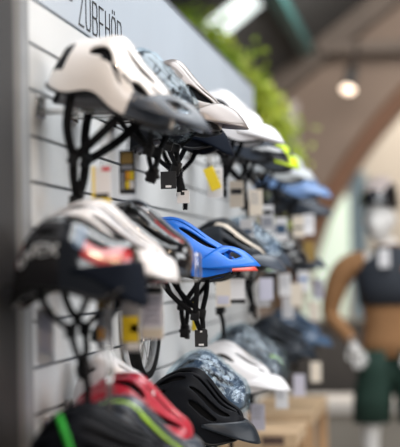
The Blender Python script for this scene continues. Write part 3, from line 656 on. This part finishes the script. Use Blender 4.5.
# hands: palm and five fingers each, one skinned mesh
def hand(wrist, d, side):
    d = Vector(d).normalized(); across = Vector((side, -.15, 0)); across = (across-d*across.dot(d)).normalized(); nrm = d.cross(across).normalized()
    w = Vector(wrist); V = [w, w+d*.045, w+d*.085]; E = [(0, 1), (1, 2)]; Rr = [(.024, .024), (.036, .018), (.038, .016)]
    for k, (ln, off) in enumerate(((.070, -.030), (.080, -.010), (.076, .010), (.060, .029))):
        b = len(V); c = 1
        V += [w+d*.075+across*off, w+d*(.085+ln*.5)+across*off*1.15+nrm*.010*side, w+d*(.085+ln)+across*off*1.1+nrm*.026*side]
        E += [(2, b), (b, b+1), (b+1, b+2)]; Rr += [(.011,)*2, (.0095,)*2, (.008,)*2]
    b = len(V); V += [w+d*.03-across*.030, w+d*.065-across*.055, w+d*.095-across*.060+nrm*.01*side]; E += [(1, b), (b, b+1), (b+1, b+2)]; Rr += [(.014,)*2, (.011,)*2, (.009,)*2]
    return skin('hand', [tuple(v) for v in V], E, Rr, BODY, mq, 0, 1)
hand((-.215, -.085, .995), (.35, -.12, -1), 1); hand((.125, -.135, .985), (-.35, -.10, -1), -1)
TAN = mat('tan jersey knit', (.36, .18, .075), .85, noise=.15, scale=60)
NVEST = mat('navy quilted vest', (.020, .025, .036), .7, noise=.2, scale=30)
GRN = mat('dark green shorts fabric', (.012, .042, .028), .8, noise=.2, scale=30)
def loft(bm, rings, n=28):
    prev = None; first = None
    for (c, rx, ry, az) in rings:
        q = Euler((0, az, 0)).to_matrix()
        ring = [bm.verts.new(Vector(c)+q@Vector((rx*math.copysign(abs(math.cos(a))**.85, math.cos(a)), ry*math.copysign(abs(math.sin(a))**.9, math.sin(a)), 0))) for a in [2*math.pi*k/n for k in range(n)]]
        if prev:
            for k in range(n): bm.faces.new((prev[k], prev[(k+1) % n], ring[(k+1) % n], ring[k]))
        else: first = ring
        prev = ring
    bm.faces.new(first[::-1]); bm.faces.new(prev)
bm = bmesh.new()
loft(bm, [((0, 0, .90), .172, .125, 0), ((0, 0, 1.0), .165, .12, 0), ((0, 0, 1.10), .152, .112, 0), ((0, -.005, 1.25), .175, .125, 0), ((0, 0, 1.36), .19, .12, 0), ((0, 0, 1.43), .165, .10, 0), ((0, 0, 1.475), .09, .075, 0), ((-.01, 0, 1.53), .062, .062, 0)])
for sleeve in ([(-.14, 0, 1.42), (-.22, 0, 1.41), (-.285, .005, 1.35), (-.325, .02, 1.25), (-.345, .035, 1.15), (-.30, -.01, 1.08), (-.225, -.075, 1.005)],
               [(.14, 0, 1.42), (.22, 0, 1.41), (.275, .005, 1.35), (.31, .02, 1.25), (.33, .035, 1.12), (.24, -.06, 1.05), (.135, -.125, .995)]):
    tube(bm, bez(sleeve, 6), lambda u: .074-.012*u if u < .25 else .071-.036*(u-.25)/.75, 16)
mk('jersey', bm, TAN, mq)
bm = bmesh.new(); loft(bm, [((0, -.003, 1.19), .182, .135, 0), ((0, -.008, 1.28), .192, .142, 0), ((0, -.006, 1.36), .200, .135, 0), ((0, -.004, 1.425), .178, .115, 0), ((0, 0, 1.47), .115, .09, 0), ((-.008, 0, 1.52), .072, .070, 0)])
mk('vest', bm, NVEST, mq)
for sg in (-1, 1):
    bm = bmesh.new(); loft(bm, [((sg*.125, -.01, .535), .105, .105, 0), ((sg*.115, -.005, .68), .112, .118, 0), ((sg*.09, 0, .82), .108, .128, 0), ((sg*.075, 0, .94), .105, .13, 0)])
    mk('shorts_leg', bm, GRN, mq)
bm = bmesh.new(); box(bm, (.07, -.162, 1.37), (.115, -.156, 1.405), bev=.001); mk('badge', bm, mat('orange badge', (.5, .17, .05), .5), mq)
skin('shorts', [(0, 0, .96), (0, 0, .88), (-.11, 0, .80), (-.125, -.01, .58), (.11, 0, .80), (.125, 0, .58)], [(0, 1), (1, 2), (2, 3), (1, 4), (4, 5)],
     [(.165, .12), (.175, .13), (.115, .115), (.098, .098), (.115, .115), (.098, .098)], GRN, mq)
MH = helmet('mannequin', MY, 1.705, spec(L=.27, W=.20, H=.15, vents=V_CITY), BLACKG, 'black helmet with pinkish white crown panels worn by the mannequin', None,
    x=MX-.055, pitch=4, yaw=-104, res=2, straps=False, do_hook=False, vis=dict(m=BLACKG, Lv=.03, zr=.03, zt=0),
    regions=[(1, lambda t, s: 30 < t < 150 and s < 44)], extra=[mat('pinkish white shell', (.55, .46, .43), .3)])
MH.location = (MX-.055, MY+.012, 1.765)
bm = bmesh.new(); box(bm, (-.03, -.0012, -.10), (.03, .0012, 0)); o = mk('hang_tag', bm, PAPER, smooth=False); o.location = (MX-.03, MY-.17, Z(.10)); tag(o, 'white tag hanging at the neck of the mannequin', 'tag', 'tag at the mannequin')

# ------------------------------------------------------------------ light
W_ = bpy.data.worlds.new('daylight'); sc.world = W_; W_.use_nodes = True
bg = W_.node_tree.nodes['Background']; bg.inputs[0].default_value = (.74, .85, 1, 1); bg.inputs[1].default_value = .13
def area(loc, rot, sx, sy, e, c):
    l = bpy.data.lights.new('area_light', 'AREA'); l.shape = 'RECTANGLE'; l.size = sx; l.size_y = sy; l.energy = e; l.color = c
    o = bpy.data.objects.new('area_light', l); col.objects.link(o); o.location = loc; o.rotation_euler = rot; return o
area((1.3, 4.6, 4.2), (0, R(16), 0), 2.0, 6, 215, (.95, .98, 1))
area((5.6, 3.6, 2.6), (0, R(84), 0), 2.4, 5, 230, (.98, .99, 1))  # added side fill from the right, evens out the panel
area((1.2, 9.6, 3.7), (R(48), 0, 0), 2.6, 1.2, 240, (1, .93, .85))  # added fill under the roof, brightens the brown wall
area((1.2, 15.2, 4.2), (R(30), 0, 0), 3, 1.5, 170, (1, .94, .86))  # added fill for the rear room, lifts its beige wall
area((2.2, -3.2, 3.6), (R(58), 0, R(14)), 2.0, 1.2, 45, (.97, .98, 1))  # soft fill added high behind the camera for the faces turned to it
def spot(loc, aim, e):
    d = Vector(aim)-Vector(loc)
    l = bpy.data.lights.new('spot_lamp', 'SPOT'); l.shadow_soft_size = .035; l.energy = e; l.color = (1, .76, .54); l.spot_size = R(38); l.spot_blend = .6
    o = bpy.data.objects.new('spot_lamp', l); col.objects.link(o); o.location = loc; o.rotation_euler = d.to_track_quat('-Z', 'Y').to_euler()
for p in ((1.9, .9, 3.0), (1.35, 1.5, 3.3), (2.2, 1.9, 2.7), (1.6, -.2, 2.6)): spot(p, (.15, 3.0, 1.45), 42)
bm = bmesh.new(); box(bm, (6.0, -3, 0), (6.1, 1.1, 6)); box(bm, (6.0, 6.1, 0), (6.1, 13, 6)); box(bm, (6.0, 1.1, 0), (6.1, 6.1, 1.3)); box(bm, (6.0, 1.1, 3.9), (6.1, 6.1, 6))
tag(mk('wall_right', bm, BROWN, smooth=False), kind='structure')

# ------------------------------------------------------------------ camera
cd = bpy.data.cameras.new('camera'); cam = bpy.data.objects.new('camera', cd); col.objects.link(cam); sc.camera = cam
cd.lens = 85; cd.sensor_width = 24; cd.sensor_fit = 'HORIZONTAL'; cam.location = (.841, 0, EH)
cam.rotation_euler = (Matrix.Rotation(R(9.22), 3, 'Z') @ Matrix.Rotation(R(91.9), 3, 'X') @ Matrix.Rotation(R(-1.06), 3, 'Z')).to_euler()
cd.dof.use_dof = True; cd.dof.focus_distance = 3.80; cd.dof.aperture_fstop = 1.45
cd.clip_start = .05
sc.view_settings.view_transform = 'Standard'; sc.view_settings.look = 'None'; sc.view_settings.gamma = 1; sc.view_settings.exposure = -.08
